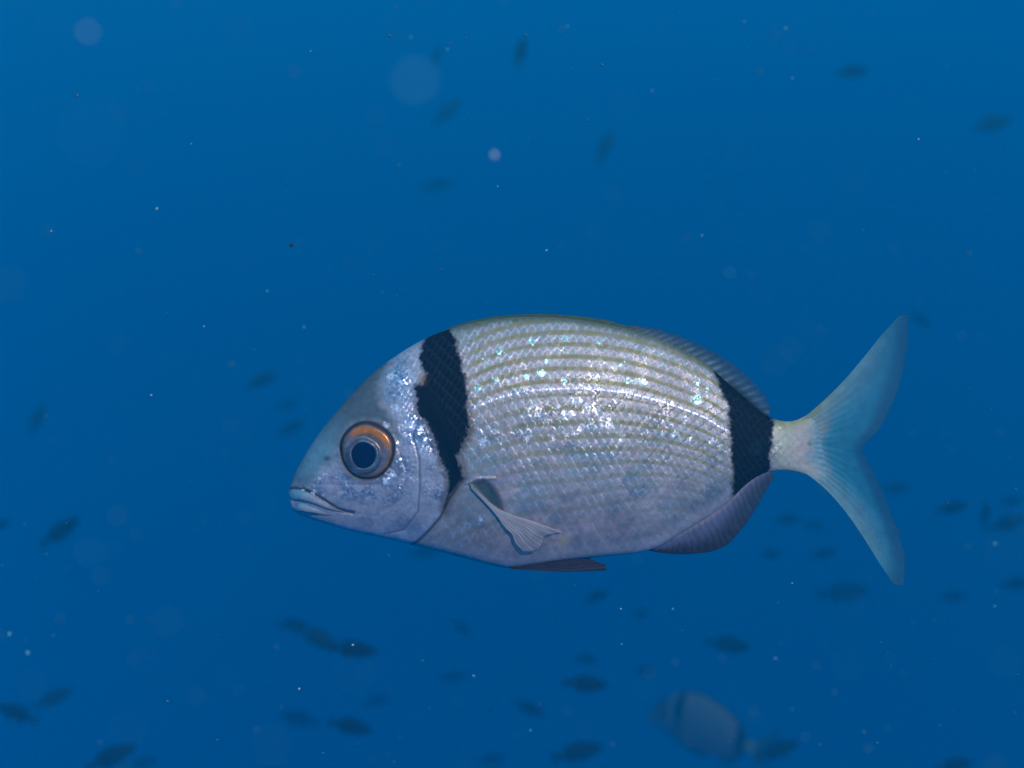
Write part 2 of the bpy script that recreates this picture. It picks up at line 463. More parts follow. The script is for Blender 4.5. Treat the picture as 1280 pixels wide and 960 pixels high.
    blk = np.clip(m1 + m2, 0, 1)
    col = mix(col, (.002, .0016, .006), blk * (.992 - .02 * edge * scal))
    col = mix(col, (.30, .15, .04), orange * .7)
    # ---------- gloss: metallic, roughness, facet tilt
    patch = fbm(um / 22, vm / 18, 21)
    bright = sm(.44, .66, patch)
    gl = np.empty(u.shape + (3,)); mirror = np.zeros(u.shape)
    metal = .36 + .12 * bright + .10 * sm(20, 120, ds)
    rough = .50 - .10 * bright + .09 * sm(10, -30, ds)
    facet = (.06 + .12 * bright) * sm(150, 30, ds) + .04
    # scale glints painted into the colour, white-pink under the lateral line, mint above
    for spots, tint in ((WHITE_GLINTS, (.98, .90, .93)), (MINT_GLINTS, (.52, .98, .90))):
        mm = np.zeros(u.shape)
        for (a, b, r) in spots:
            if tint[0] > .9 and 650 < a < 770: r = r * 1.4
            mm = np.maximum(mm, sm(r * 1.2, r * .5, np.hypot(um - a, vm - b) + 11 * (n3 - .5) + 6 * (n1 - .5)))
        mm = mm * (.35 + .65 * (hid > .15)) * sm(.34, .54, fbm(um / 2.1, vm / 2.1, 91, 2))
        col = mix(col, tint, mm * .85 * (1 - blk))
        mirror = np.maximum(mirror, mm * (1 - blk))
    # mirror scales
    mir = (hid3 > .84) * scal * bright
    rough = rough - .12 * mir
    hot = hm * (1 - browm)
    metal = metal * (1 - hot) + hot * (.42 + .22 * bright); facet = facet * (1 - hot) + hot * (.08 + (.06 + .42 * bright) * sm(650, 620, vm))
    rough = rough * (1 - hot) + hot * (.44 - .12 * bright)
    nm = napem * (1 - blk)
    facet = facet + nm * .3; metal = metal + nm * .1
    metal = metal + llm * .2; rough = rough - .1 * llm
    dull = np.clip(blk + browm * hm * .9 + .8 * sm(966, 985, um) + .2 * sm(1000, 1030, um) + sm(3, -4, axil) + sm(40, 34, de), 0, 1)
    metal = metal * (1 - dull); rough = rough * (1 - dull) + .62 * dull; facet = facet * (1 - .9 * dull)
    metal = metal * (1 - .7 * np.clip(stripe * amp, 0, 1))
    metal = metal * (1 - .6 * sm(22, 4, botd))
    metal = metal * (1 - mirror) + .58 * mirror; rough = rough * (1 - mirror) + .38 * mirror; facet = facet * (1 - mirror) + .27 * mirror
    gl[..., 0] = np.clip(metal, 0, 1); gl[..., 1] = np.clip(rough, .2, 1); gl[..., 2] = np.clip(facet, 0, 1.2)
    return rel, np.clip(col, .002, 1), gl

def build_bream_body(root):
    NU, NT = 960, 421
    u = np.linspace(362, 1034, NU)
    phi = np.linspace(0, math.pi, NT)
    t = -np.cos(phi)
    U = np.repeat(u[:, None], NT, 1)
    tp, bt = spline(TOP, u), spline(BOT, u)
    V = (tp + bt)[:, None] / 2 + t[None] * (bt - tp)[:, None] / 2
    Y = flank(U, V)
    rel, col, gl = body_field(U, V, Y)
    ridge = np.sin(phi)[None] ** .6
    Yd = np.maximum(Y + rel * ridge, 0.0)
    Yd[:, 0] = 0; Yd[:, -1] = 0
    far = np.arange(NT - 4, 0, -3)           # coarser on the side turned away
    allU = np.concatenate([U, U[:, far]], 1); allV = np.concatenate([V, V[:, far]], 1)
    allY = np.concatenate([-Yd, Yd[:, far]], 1)
    P = np.stack([fx(allU), allY * S, fz(allV)], -1)
    cols = np.concatenate([col, col[:, far]], 1); gls = np.concatenate([gl, gl[:, far]], 1)
    M = allU.shape[1]
    F = grid_faces(NU, M, True)
    n = NU * M
    vs = P.reshape(-1, 3)
    # close snout and tail end
    cap = []
    ends = []
    for k, i in enumerate((0, NU - 1)):
        ends.append(P[i].mean(0))
        j = np.arange(M); j2 = (j + 1) % M
        a = np.full(M, n + k)
        q = np.stack([a, i * M + j2, i * M + j, a], -1) if k == 0 else np.stack([a, i * M + j, i * M + j2, a], -1)
        cap.append(q)
    vs = np.concatenate([vs, np.array(ends)])
    cflat = np.concatenate([cols.reshape(-1, 3), cols[0, :1], cols[-1, :1]])
    gflat = np.concatenate([gls.reshape(-1, 3), gls[0, :1], gls[-1, :1]])
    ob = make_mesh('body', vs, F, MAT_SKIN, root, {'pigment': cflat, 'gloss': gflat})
    return ob

def coons(left, right, top, bottom, n, m):
    """surface between four edge curves: left/right run along i (n points), top/bottom along j (m points)"""
    Lc, Rc, Tc, Bc = curve(left, n), curve(right, n), curve(top, m), curve(bottom, m)
    i = np.linspace(0, 1, n)[:, None, None]; j = np.linspace(0, 1, m)[None, :, None]
    A = (1 - j) * Lc[:, None] + j * Rc[:, None] + (1 - i) * Tc[None] + i * Bc[None]
    return A - ((1 - i) * (1 - j) * Tc[0] + (1 - i) * j * Tc[-1] + i * (1 - j) * Bc[0] + i * j * Bc[-1])

def fin_mesh(name, G, yfun, half, pig, cov, root):
    """thin closed fin: G[n, m, 2] pixels, yfun/half[n, m] pixels, double sided"""
    n, m = G.shape[:2]
    X, Z = fx(G[..., 0]), fz(G[..., 1])
    e = np.ones((n, m))
    a = np.stack([X, (yfun - half) * S, Z], -1).reshape(-1, 3)
    b = np.stack([X, (yfun + half) * S, Z], -1).reshape(-1, 3)
    F = grid_faces(n, m)
    Fb = F[:, ::-1] + n * m
    idx = np.arange(n * m).reshape(n, m)
    loop = np.concatenate([idx[0, :], idx[1:, -1], idx[-1, -2::-1], idx[-2:0:-1, 0]])
    l2 = np.roll(loop, -1)
    rim = np.stack([loop, loop + n * m, l2 + n * m, l2], -1)
    F = np.concatenate([F, Fb, rim])
    p2 = np.concatenate([pig.reshape(-1, 3)] * 2); c2 = np.repeat(np.concatenate([cov.ravel()] * 2)[:, None], 3, 1)
    return make_mesh(name, np.concatenate([a, b]), F, MAT_FIN, root, {'pigment': p2, 'cover': c2})

def rays(i, nr, sharp=1.0):
    return (.5 + .5 * np.cos(i * nr * 2 * math.pi)) ** sharp

def build_tail(root):
    n, m = 260, 150
    left = [(999, 528), (1001, 541), (1002, 557), (1001, 574), (999, 587)]
    right = [(1134, 396), (1134, 415), (1132, 440), (1126, 473), (1113, 508), (1096, 539), (1081, 554), (1077, 561), (1082, 571), (1095, 598), (1110, 631), (1126, 669), (1134, 708), (1130, 733)]
    top = [(999, 528), (1012, 516), (1030, 500), (1053, 477), (1081, 444), (1109, 410), (1128, 394), (1134, 396)]
    bot = [(999, 587), (1014, 597), (1031, 611), (1053, 635), (1081, 674), (1108, 716), (1121, 732), (1130, 733)]
    G = coons(left, right, top, bot, n, m)
    i = np.linspace(0, 1, n)[:, None]; j = np.linspace(0, 1, m)[None]
    # ragged trailing edge
    G[..., 0] += (j ** 8) * 2.2 * (vnoise(i * 60, 0 * i, 4) - .5)
    br = rays(i + .003 * vnoise(i * 9, j * 4, 2), 17) * (1 - sm(.35, .8, j)) + rays(i, 34) * sm(.35, .8, j)
    half = (1.6 * (1 - j) ** 1.2 + .45) + br * (.30 * (1 - .7 * j))
    edge = np.maximum(sm(.10, .0, i), sm(.90, 1, i))
    half = half + edge * .5 * (1 - j)
    y = 6 * np.sin((i - .5) * math.pi * 1.2) * j + 3 * j ** 2 * np.sin(i * 9)
    nn = fbm(i * 16, j * 3, 6)
    pig = np.empty((n, m, 3)); pig[:] = (.030, .245, .325)
    pig = mix(pig, (.40, .37, .30), sm(.36, .10, j + .1 * (nn - .5)) * (.9 + 0 * i))
    pig = mix(pig, (.15, .31, .35), (sm(.30, .04, i) + sm(.68, .97, i)) * sm(1.0, .55, j) * .9)
    pig = mix(pig, (.34, .33, .15), sm(.20, .0, i) * sm(.45, .05, j) * .8)
    pig = mix(pig, (.025, .075, .12), np.clip(sm(.78, 1.0, j + .12 * (nn - .5)) * (1 + 0 * i), 0, 1) * .8)
    br = br * (.3 + .9 * vnoise(i * 30, j * 2, 43))
    pig = mix(pig, (.24, .36, .40), br * (1 - j) * .22)
    pig *= (.85 + .3 * nn)[..., None]
    cov = .97 - .46 * sm(.15, .75, j) - .12 * sm(.8, 1, j) + .12 * br * (1 - j) + .3 * (edge + 0 * j) * sm(1, .7, j)
    cov = np.clip(cov * (1 + 0 * i), .3, 1)
    fin_mesh('tail_fin', G, y, half, pig, cov, root)

def strip(base, outer, n, m):
    A, B = curve(base, n), curve(outer, n)
    j = np.linspace(0, 1, m)[None, :, None]
    return A[:, None] * (1 - j) + B[:, None] * j

def build_dorsal(root):
    n, m = 300, 26
    base = [(520, 434), (545, 423), (571, 413), (602, 406), (636, 402), (670, 401), (705, 402.5), (745, 408), (785, 417), (820, 428), (850, 441), (880, 459), (905, 481), (930, 502), (950, 518), (958, 523)]
    outer = [(522, 429), (546, 417), (572, 406), (602, 398.5), (636, 394), (670, 392.5), (705, 393.5), (745, 398), (790, 406.5), (830, 414.5), (862, 425), (890, 439), (922, 461), (946, 481), (960, 500), (964, 510)]
    G = strip(base, outer, n, m)
    i = np.linspace(0, 1, n)[:, None]; j = np.linspace(0, 1, m)[None]
    rr = rays(i - .035 * j, 46)
    G[..., 1] += (j ** 3) * 4.0 * (vnoise(i * 46, 0 * i, 8) - .5) * sm(.4, .6, i)
    half = 3.2 * (1 - j) ** 1.2 + .5 + rr * .2
    y = 0 * i + 2.5 * j * np.sin(i * 5)
    pig = np.empty((n, m, 3)); pig[:] = (.075, .09, .035)
    rear = sm(.50, .66, i) + 0 * j
    nn = fbm(i * 40, j * 2, 9)
    pig = mix(pig, (.06, .11, .13), rear * .9)
    pig = mix(pig, (.035, .055, .075), rear * sm(.35, .95, j) * .85)
    pig = mix(pig, (.34, .42, .46), rear * rr ** 2 * .55 * sm(1.1, .3, j) * (.3 + vnoise(i * 50, j * 3, 44)))
    pig = mix(pig, (.012, .014, .026), sm(.83, .90, i) * sm(.55, .1, j))
    pig *= (.85 + .3 * nn)[..., None]
    cov = np.clip(.96 - rear * (.12 + .45 * j) - .2 * sm(.85, 1, i) * j, 0, 1)
    fin_mesh('dorsal_fin', G, y, half, pig, cov, root)

def build_anal(root):
    n, m = 200, 40
    base = [(806, 686), (822, 679), (856, 659), (890, 638), (912, 621), (930, 603), (945, 592), (960, 587)]
    outer = [(812, 688.5), (824, 691), (845, 693), (872, 692), (894, 688), (908, 682), (922, 667), (942, 640), (957, 613), (968, 594)]
    G = strip(base, outer, n, m)
    i = np.linspace(0, 1, n)[:, None]; j = np.linspace(0, 1, m)[None]
    rr = rays(i + .05 * j + .02 * vnoise(i * 11, j * 2, 15), 23) * (.4 + .9 * vnoise(i * 21, j * 2, 19))
    G[..., 1] += (j ** 5) * 3.0 * (vnoise(i * 22, 0 * i, 12) - .5) * sm(.3, .5, i)
    half = 3.0 * (1 - j) ** 1.2 + .5 + rr * .8 * (1 - .5 * j)
    y = 3 * j * np.sin(i * 4 + 1)
    nn = fbm(i * 30, j * 3, 14)
    pig = np.empty((n, m, 3)); pig[:] = (.12, .12, .21)
    pig = mix(pig, (.022, .020, .042), sm(.22, .70, j + .35 * (nn - .5) + .25 * (rr - .5)) * (1 + 0 * i))
    pig = mix(pig, (.035, .05, .08), sm(.35, .8, i) * sm(.1, .6, j) * .85)
    pig = mix(pig, (.40, .32, .34), sm(.25, .05, j) * (.75 + 0 * i))
    pig = mix(pig, (.28, .28, .36), rr * .35 * (1 - j) * (1 + 0 * i))
    pig *= (.75 + .5 * nn)[..., None]
    cov = np.clip(.97 - .30 * sm(.3, 1, j) * sm(.3, .9, i), 0, 1)
    fin_mesh('anal_fin', G, y, half, pig, cov, root)

def build_pelvic(root):
    n, m = 90, 26
    for s in (-1, 1):
        base = [(636, 708), (660, 705), (690, 700.5), (720, 697), (738, 697)]
        outer = [(640, 709.5), (665, 711), (700, 712.5), (735, 711.5), (757, 710.5)]
        if s > 0:
            outer = [(640, 710), (660, 711), (690, 712), (720, 710.5), (740, 708)]
        right = [(738, 698), (748, 702), (756, 704), (757, 710.5)]
        G = coons(base, outer, [base[0], outer[0]], right if s < 0 else [base[-1], outer[-1]], n, m)
        i = np.linspace(0, 1, n)[:, None]; j = np.linspace(0, 1, m)[None]
        rr = rays(j + .1 * i, 6)
        half = .6 + rr * .5 + 1.0 * (1 - i)
        y = s * (10 + 5 * j + 4 * i)
        nn = fbm(i * 12, j * 14, 16)
        pig = np.empty((n, m, 3)); pig[:] = (.014, .010, .030)
        pig = mix(pig, (.045, .028, .045), rr * .5 * (1 + 0 * i))
        pig *= (.6 + .8 * nn)[..., None]
        cov = np.full((n, m), .97)
        fin_mesh('pelvic_fin', G, y, half, pig, cov, root)

def build_pectoral(root, s):
    n, m = 130, 90
    left = [(586, 603), (588, 607), (589, 611)]
    right = [(704, 665), (690, 667), (680, 671), (677, 680), (672, 686), (664, 689), (654, 689)]
    top = [(586, 603), (602, 618), (622, 635), (640, 643), (668, 652), (704, 665)]
    bot = [(589, 611), (604, 626), (621, 645), (632, 660), (640, 668), (644, 678), (654, 689)]
    G = coons(left, right, top, bot, n, m)
    i = np.linspace(0, 1, n)[:, None]; j = np.linspace(0, 1, m)[None]
    off = 1.5 + 4 * sm(0, .9, j) + 1.5 * np.sin(i * 3.0) * j + 3.5 * (i - .3) * j
    u, v = G[..., 0].copy(), G[..., 1].copy()
    y = flank(u, v)
    for _ in range(4):                       # from photographed place to body place
        k = 1 - (y + off) / DPX
        u, v = 640 + (G[..., 0] - 640) * k, 480 + (G[..., 1] - 480) * k
        y = flank(u, v)
    base_y = np.maximum(y, 30)
    rr = rays(i + .05 * vnoise(i * 6, j * 2.0, 3), 11, .8) * (.35 + .8 * vnoise(i * 17, j * 3, 41))
    nn = fbm(i * 20, j * 4, 18)
    half = 1.6 * (1 - sm(.1, .5, j)) + .35 + rr * (.25 - .1 * j)
    pig = np.empty((n, m, 3)); pig[:] = (.44, .39, .40)
    pig = mix(pig, (.50, .42, .36), sm(.5, .2, j) * sm(.8, .2, i))
    pig = mix(pig, (.20, .30, .30), sm(.3, .0, j) * sm(.2, .9, i))
    pig = mix(pig, (.27, .22, .27), (1 - rr) * sm(.3, .55, j) * .30)
    pig = mix(pig, (.66, .58, .58), rr * sm(.25, .5, j) * .35)
    pig *= (.8 + .4 * nn)[..., None]
    slit = sm(.62, .70, vnoise(i * 9 + .5, j * 1.2, 61)) * sm(.45, .7, j)
    cov = np.clip(1.0 - .12 * (1 - rr) * sm(.4, .7, j) - .25 * sm(.75, 1, j) - .45 * slit, .3, 1) * (1 - .34 * sm(.25, .6, j) * (1 - .6 * rr))
    Gb = np.stack([u, v], -1)
    fin_mesh('pectoral_fin', Gb, s * (base_y + off), half, pig, cov, root)

def dome(name, um, vm, r_in, r_out, zfun, pigf, glf, mat, parent, s, squash=.95, lift=0, nr=40, na=160, lean=(0, 0)):
    """ring or disc on the flank, facing outwards; zfun(r) is its bulge in pixels"""
    u, v, y = unseen(um, vm)
    r = np.linspace(r_in, r_out, nr)[:, None]; a = np.linspace(0, 2 * math.pi, na, endpoint=False)[None]
    wob = 1 + .018 * np.cos(3 * a + .8) + .014 * np.cos(5 * a + 2) + .02 * (vnoise(a * 3 + .3, 0 * a, 81) - .5) * np.sin(a / 2) ** 2
    du = r * wob * np.cos(a) * squash; dv = r * wob * np.sin(a)
    dy = zfun(r) + 0 * a + lift + lean[0] * du + lean[1] * dv
    P = np.stack([fx(u + du), s * (y + dy) * S, fz(v + dv)], -1).reshape(-1, 3)
    F = grid_faces(nr, na, True)
    if s > 0: F = F[:, ::-1]
    F = F[:, ::-1]
    attrs = None
    if pigf is not None:
        p = pigf(r + 0 * a, a + 0 * r, du, dv); g = glf(r + 0 * a, a + 0 * r)
        attrs = {'pigment': np.clip(p, .002, 1).reshape(-1, 3), 'gloss': g.reshape(-1, 3)}
    return make_mesh(name, P, F, mat, parent, attrs)

def build_eye(root, s):
    lean = (.20, -.06)     # follows the slope of the head
    def pig_e(r, a, du, dv):
        n = fbm(a * 9, r / 6, 31); n2 = fbm(du / 6 + 40, dv / 6 + 40, 32)
        r = r + 2.4 * (fbm(du / 9 + 20, dv / 9 + 20, 35) - .5)
        p = np.empty(r.shape + (3,)); p[:] = (.27, .15, .10)
        up = sm(-.1, -.75, np.sin(a) - .25 * np.cos(a))
        p = mix(p, (.95, .22, .03), up * sm(21, 24, r) * sm(32, 28.5, r) * (.6 + .6 * n))
        p = mix(p, (.42, .20, .10), sm(.1, .9, np.cos(a)) * sm(28, 30, r) * sm(33, 31, r) * .6)
        p = mix(p, (.24, .22, .27), (1 - up) * sm(20, 23, r) * sm(30, 27, r) * .7)
        p = mix(p, (.45, .33, .36), sm(.55, .95, -np.cos(a)) * np.exp(-((r - 25) / 2.5) ** 2) * .7)
        p = mix(p, (.035, .028, .030), sm(30.5, 33.5, r))
        return p * (.75 + .5 * n2)[..., None]
    def gl_e(r, a):
        g = np.empty(r.shape + (3,)); g[..., 0] = .55 * sm(33, 30, r); g[..., 1] = .30; g[..., 2] = .10; return g
    eye = dome('eye', EYE_C[0], EYE_C[1], 0.2, 36.5, lambda r: 3.0 + 6.5 * np.sqrt(np.clip(1 - (r / 37.5) ** 2, 0, 1)) - 5.5 * sm(30, 36.5, r), pig_e, gl_e, MAT_EYE, root, s, lean=lean)
    def pig_i(r, a, du, dv):
        n = fbm(du / 1.6 + 50, dv / 1.6 + 50, 33); n2 = fbm(du / 9 + 30, dv / 9 + 30, 34)
        r = r + 1.6 * (n2 - .5)
        p = np.empty(r.shape + (3,)); p[:] = (.22, .155, .16)
        p = mix(p, (.42, .36, .40), sm(.45, .75, n2) * .8)
        p = mix(p, (.13, .12, .17), np.exp(-((r - 20.5) / 1.8) ** 2) * .7)
        p = mix(p, (.50, .30, .20), sm(.0, -.9, np.sin(a)) * sm(19, 23, r) * .7)
        p = mix(p, (.62, .46, .24), np.exp(-((r - 17.4) / .6) ** 2) * (.25 + .6 * sm(.35, .6, n2)))
        p = mix(p, (.10, .30, .22), np.exp(-((r - 18.8) / 1.3) ** 2) * sm(.5, .9, np.sin(a + .9)) * .8)
        return p * (.7 + .6 * n)[..., None]
    def gl_i(r, a):
        g = np.empty(r.shape + (3,)); g[..., 0] = .7; g[..., 1] = .32; g[..., 2] = .15; return g
    dome('iris', PUP_C[0], PUP_C[1], 15.5, 24.5, lambda r: 10.2 - .012 * (r - 14) ** 2 - 1.8 * sm(21, 24.5, r) + 0.3 * np.exp(-((r - 17.4) / 1.0) ** 2), pig_i, gl_i, MAT_EYE, eye, s, lift=.2, lean=lean)
    dome('pupil', PUP_C[0], PUP_C[1], 0.2, 17.2, lambda r: 9.6 + 1.3 * np.sqrt(np.clip(1 - (r / 17.3) ** 2, 0, 1)), None, None, MAT_PUPIL, eye, s, lift=.3, nr=16, na=64, lean=lean)

def sweep(name, path, rad, mat, parent, ns=20):
    """closed tube through 3-D pixel points (u, y, v) with (across, up) radii"""
    P = curve(path, 60); R = curve(rad, 60)
    T = np.gradient(P, axis=0); T /= np.linalg.norm(T, axis=1)[:, None]
    up = np.array([0, 0, 1.0])
    side = np.cross(T, up); side /= np.linalg.norm(side, axis=1)[:, None]
    up2 = np.cross(side, T)
    a = np.linspace(0, 2 * math.pi, ns, endpoint=False)
    ring = P[:, None] + side[:, None] * (np.cos(a)[None, :, None] * R[:, None, :1]) + up2[:, None] * (np.sin(a)[None, :, None] * R[:, None, 1:])
    V = np.stack([fx(ring[..., 0]), ring[..., 1] * S, fz(ring[..., 2])], -1).reshape(-1, 3)
    F = grid_faces(60, ns, True).tolist()
    F += [list(range(ns))[::-1], list(range(59 * ns, 60 * ns))]
    t = np.repeat(np.abs(np.linspace(-1, 1, 60))[:, None], ns, 1)
    n = fbm(ring[..., 0] / 5, ring[..., 2] / 4, 51)
    p = np.empty(t.shape + (3,)); p[:] = (.15, .30, .35)
    p = mix(p, (.25, .26, .30), sm(.25, .55, t)); p = mix(p, (.15, .13, .16), sm(.6, .95, t))
    p *= (.75 + .5 * n)[..., None]
    g = np.empty(t.shape + (3,)); g[:] = (.05, .55, .08)
    return make_mesh(name, V, F, mat, parent, {'pigment': p.reshape(-1, 3), 'gloss': g.reshape(-1, 3)})

def build_lips(root):
    def near(um, vm, dy): 
        u, v, y = unseen(um, vm); return (u, -(y + dy), v)
    for pts, rad, tip in (
        ([(430, 640, -1.6), (417, 636.5, -.6), (403, 630, .3), (390, 623.5, 1.0), (377, 619, 1.5)], [(1.0, .8), (1.9, 2.6), (2.8, 5.0), (3.9, 6.9), (4.8, 7.8), (5.2, 7.4)], (365, 618)),
        ([(418, 644.5, -1.8), (409, 642.5, -.8), (399, 639.5, .1), (388, 636.5, .8), (378, 634.0, 1.4)], [(1.0, 1.0), (1.9, 2.8), (2.8, 4.5), (3.8, 5.8), (4.5, 6.2), (4.8, 5.6)], (370, 633))):
        a = [near(*p) for p in pts]
        mid = [(tip[0] + 2.0, -7.5, tip[1] + .3), (tip[0], 0, tip[1]), (tip[0] + 2.0, 7.5, tip[1] + .3)]
        path = a + mid + [(p[0], -p[1], p[2]) for p in a[::-1]]
        rr = rad + [rad[-1]] * 1 + rad[::-1]
        rr = rad + [rad[-1]] + rad[::-1]
        sweep('lip', path, rr, MAT_SKIN, root)

bream = thing('sea_bream', 'large silver sea bream with two black bands and yellow stripes, sharp in the foreground', 'fish',
              (fx(640) * -1.0 * 0 + (ORIGIN[0] - 640) * S, 0, (480 - ORIGIN[1]) * S), 'two-banded sea breams')
build_bream_body(bream)
build_tail(bream); build_dorsal(bream); build_anal(bream); build_pelvic(bream)
build_lips(bream)
for s in (-1, 1):
    build_pectoral(bream, s); build_eye(bream, s)

def children(o):
    return [c for c in bpy.data.objects if c.parent is o]
def copy_tree(o, parent=None):
    c = o.copy(); C.objects.link(c)
    if parent is not None: c.parent = parent
    for ch in children(o): copy_tree(ch, c)
    return c
def at(u, v, dist):
    """world point seen at photograph pixel (u, v), dist metres in front of the camera"""
    k = dist / D0
    return ((u - 640) * S * k, dist - D0, (480 - v) * S * k)

far_bream = copy_tree(bream)
far_bream.location = at(872, 903, 3.7)
far_bream.scale = (1.36, 1.36, 1.36)
far_bream.rotation_euler = (math.radians(0), math.radians(14), math.radians(-38))
far_bream['label'] = 'pale hazy banded bream behind, dim in the blue water at lower right'

# ------------------------------------------------------------------ small dark fish of the shoal behind
def make_small_fish(mat):
    root = thing('damselfish', '', 'fish', (0, 0, 0), 'small dark fish in the blue water behind')
    top = [(-.5, .0), (-.46, .055), (-.38, .115), (-.25, .17), (-.08, .20), (.08, .175), (.2, .115), (.29, .06), (.33, .045)]
    bot = [(-.5, -.015), (-.46, -.06), (-.38, -.105), (-.25, -.155), (-.08, -.185), (.08, -.16), (.2, -.10), (.29, -.055), (.33, -.04)]
    wid = [(-.5, .01), (-.46, .035), (-.38, .06), (-.25, .083), (-.08, .085), (.08, .065), (.2, .04), (.29, .02), (.33, .012)]
    xs = np.linspace(-.5, .33, 26); a = np.linspace(0, 2 * math.pi, 20, endpoint=False)
    t, b, w_ = spline(top, xs), spline(bot, xs), spline(wid, xs)
    X = np.repeat(xs[:, None], 20, 1)
    Z = (t + b)[:, None] / 2 + np.cos(a)[None] * (t - b)[:, None] / 2
    Y = np.sin(a)[None] * w_[:, None]
    P = np.stack([X, Y, Z], -1).reshape(-1, 3)
    F = grid_faces(26, 20, True).tolist() + [list(range(20))[::-1], list(range(500, 520))]
    make_mesh('body', P, F, mat, root)
    def fin(name, outline, th):
        o = np.array(outline, float); n = len(o)
        c = o.mean(0)
        v = [(p[0], -th, p[1]) for p in o] + [(p[0], th, p[1]) for p in o] + [(c[0], -th * 2.5, c[1]), (c[0], th * 2.5, c[1])]
        f = [[i, (i + 1) % n, 2 * n] for i in range(n)] + [[n + (i + 1) % n, n + i, 2 * n + 1] for i in range(n)]
        f += [[i, n + i, n + (i + 1) % n, (i + 1) % n] for i in range(n)]
        make_mesh(name, v, f, mat, root, smooth=False)
    fin('tail_fin', [(.29, .05), (.36, .075), (.44, .13), (.50, .155), (.49, .12), (.44, .06), (.41, .0), (.44, -.05), (.49, -.105), (.50, -.14), (.44, -.12), (.36, -.07), (.29, -.048)], .006)
    fin('dorsal_fin', [(-.26, .15), (-.2, .20), (-.08, .235), (.06, .225), (.15, .22), (.235, .19), (.22, .15), (.2, .10), (.08, .16), (-.08, .185)], .006)
    fin('anal_fin', [(-.02, -.17), (.04, -.20), (.13, -.215), (.21, -.18), (.2, -.13), (.18, -.10), (.08, -.145)], .006)
    fin('pelvic_fin', [(-.2, -.15), (-.17, -.20), (-.1, -.245), (-.09, -.22), (-.12, -.17)], .012)
    for s in (-1, 1):
        sp = [(-.41 + .022 * math.cos(k * math.pi / 5), s * .052, .03 + .022 * math.sin(k * math.pi / 5)) for k in range(10)] + [(-.41, s * .063, .03)]
        make_mesh('eye', sp, [[k, (k + 1) % 10, 10][::s] for k in range(10)], MAT_PUPIL, root)
    return root

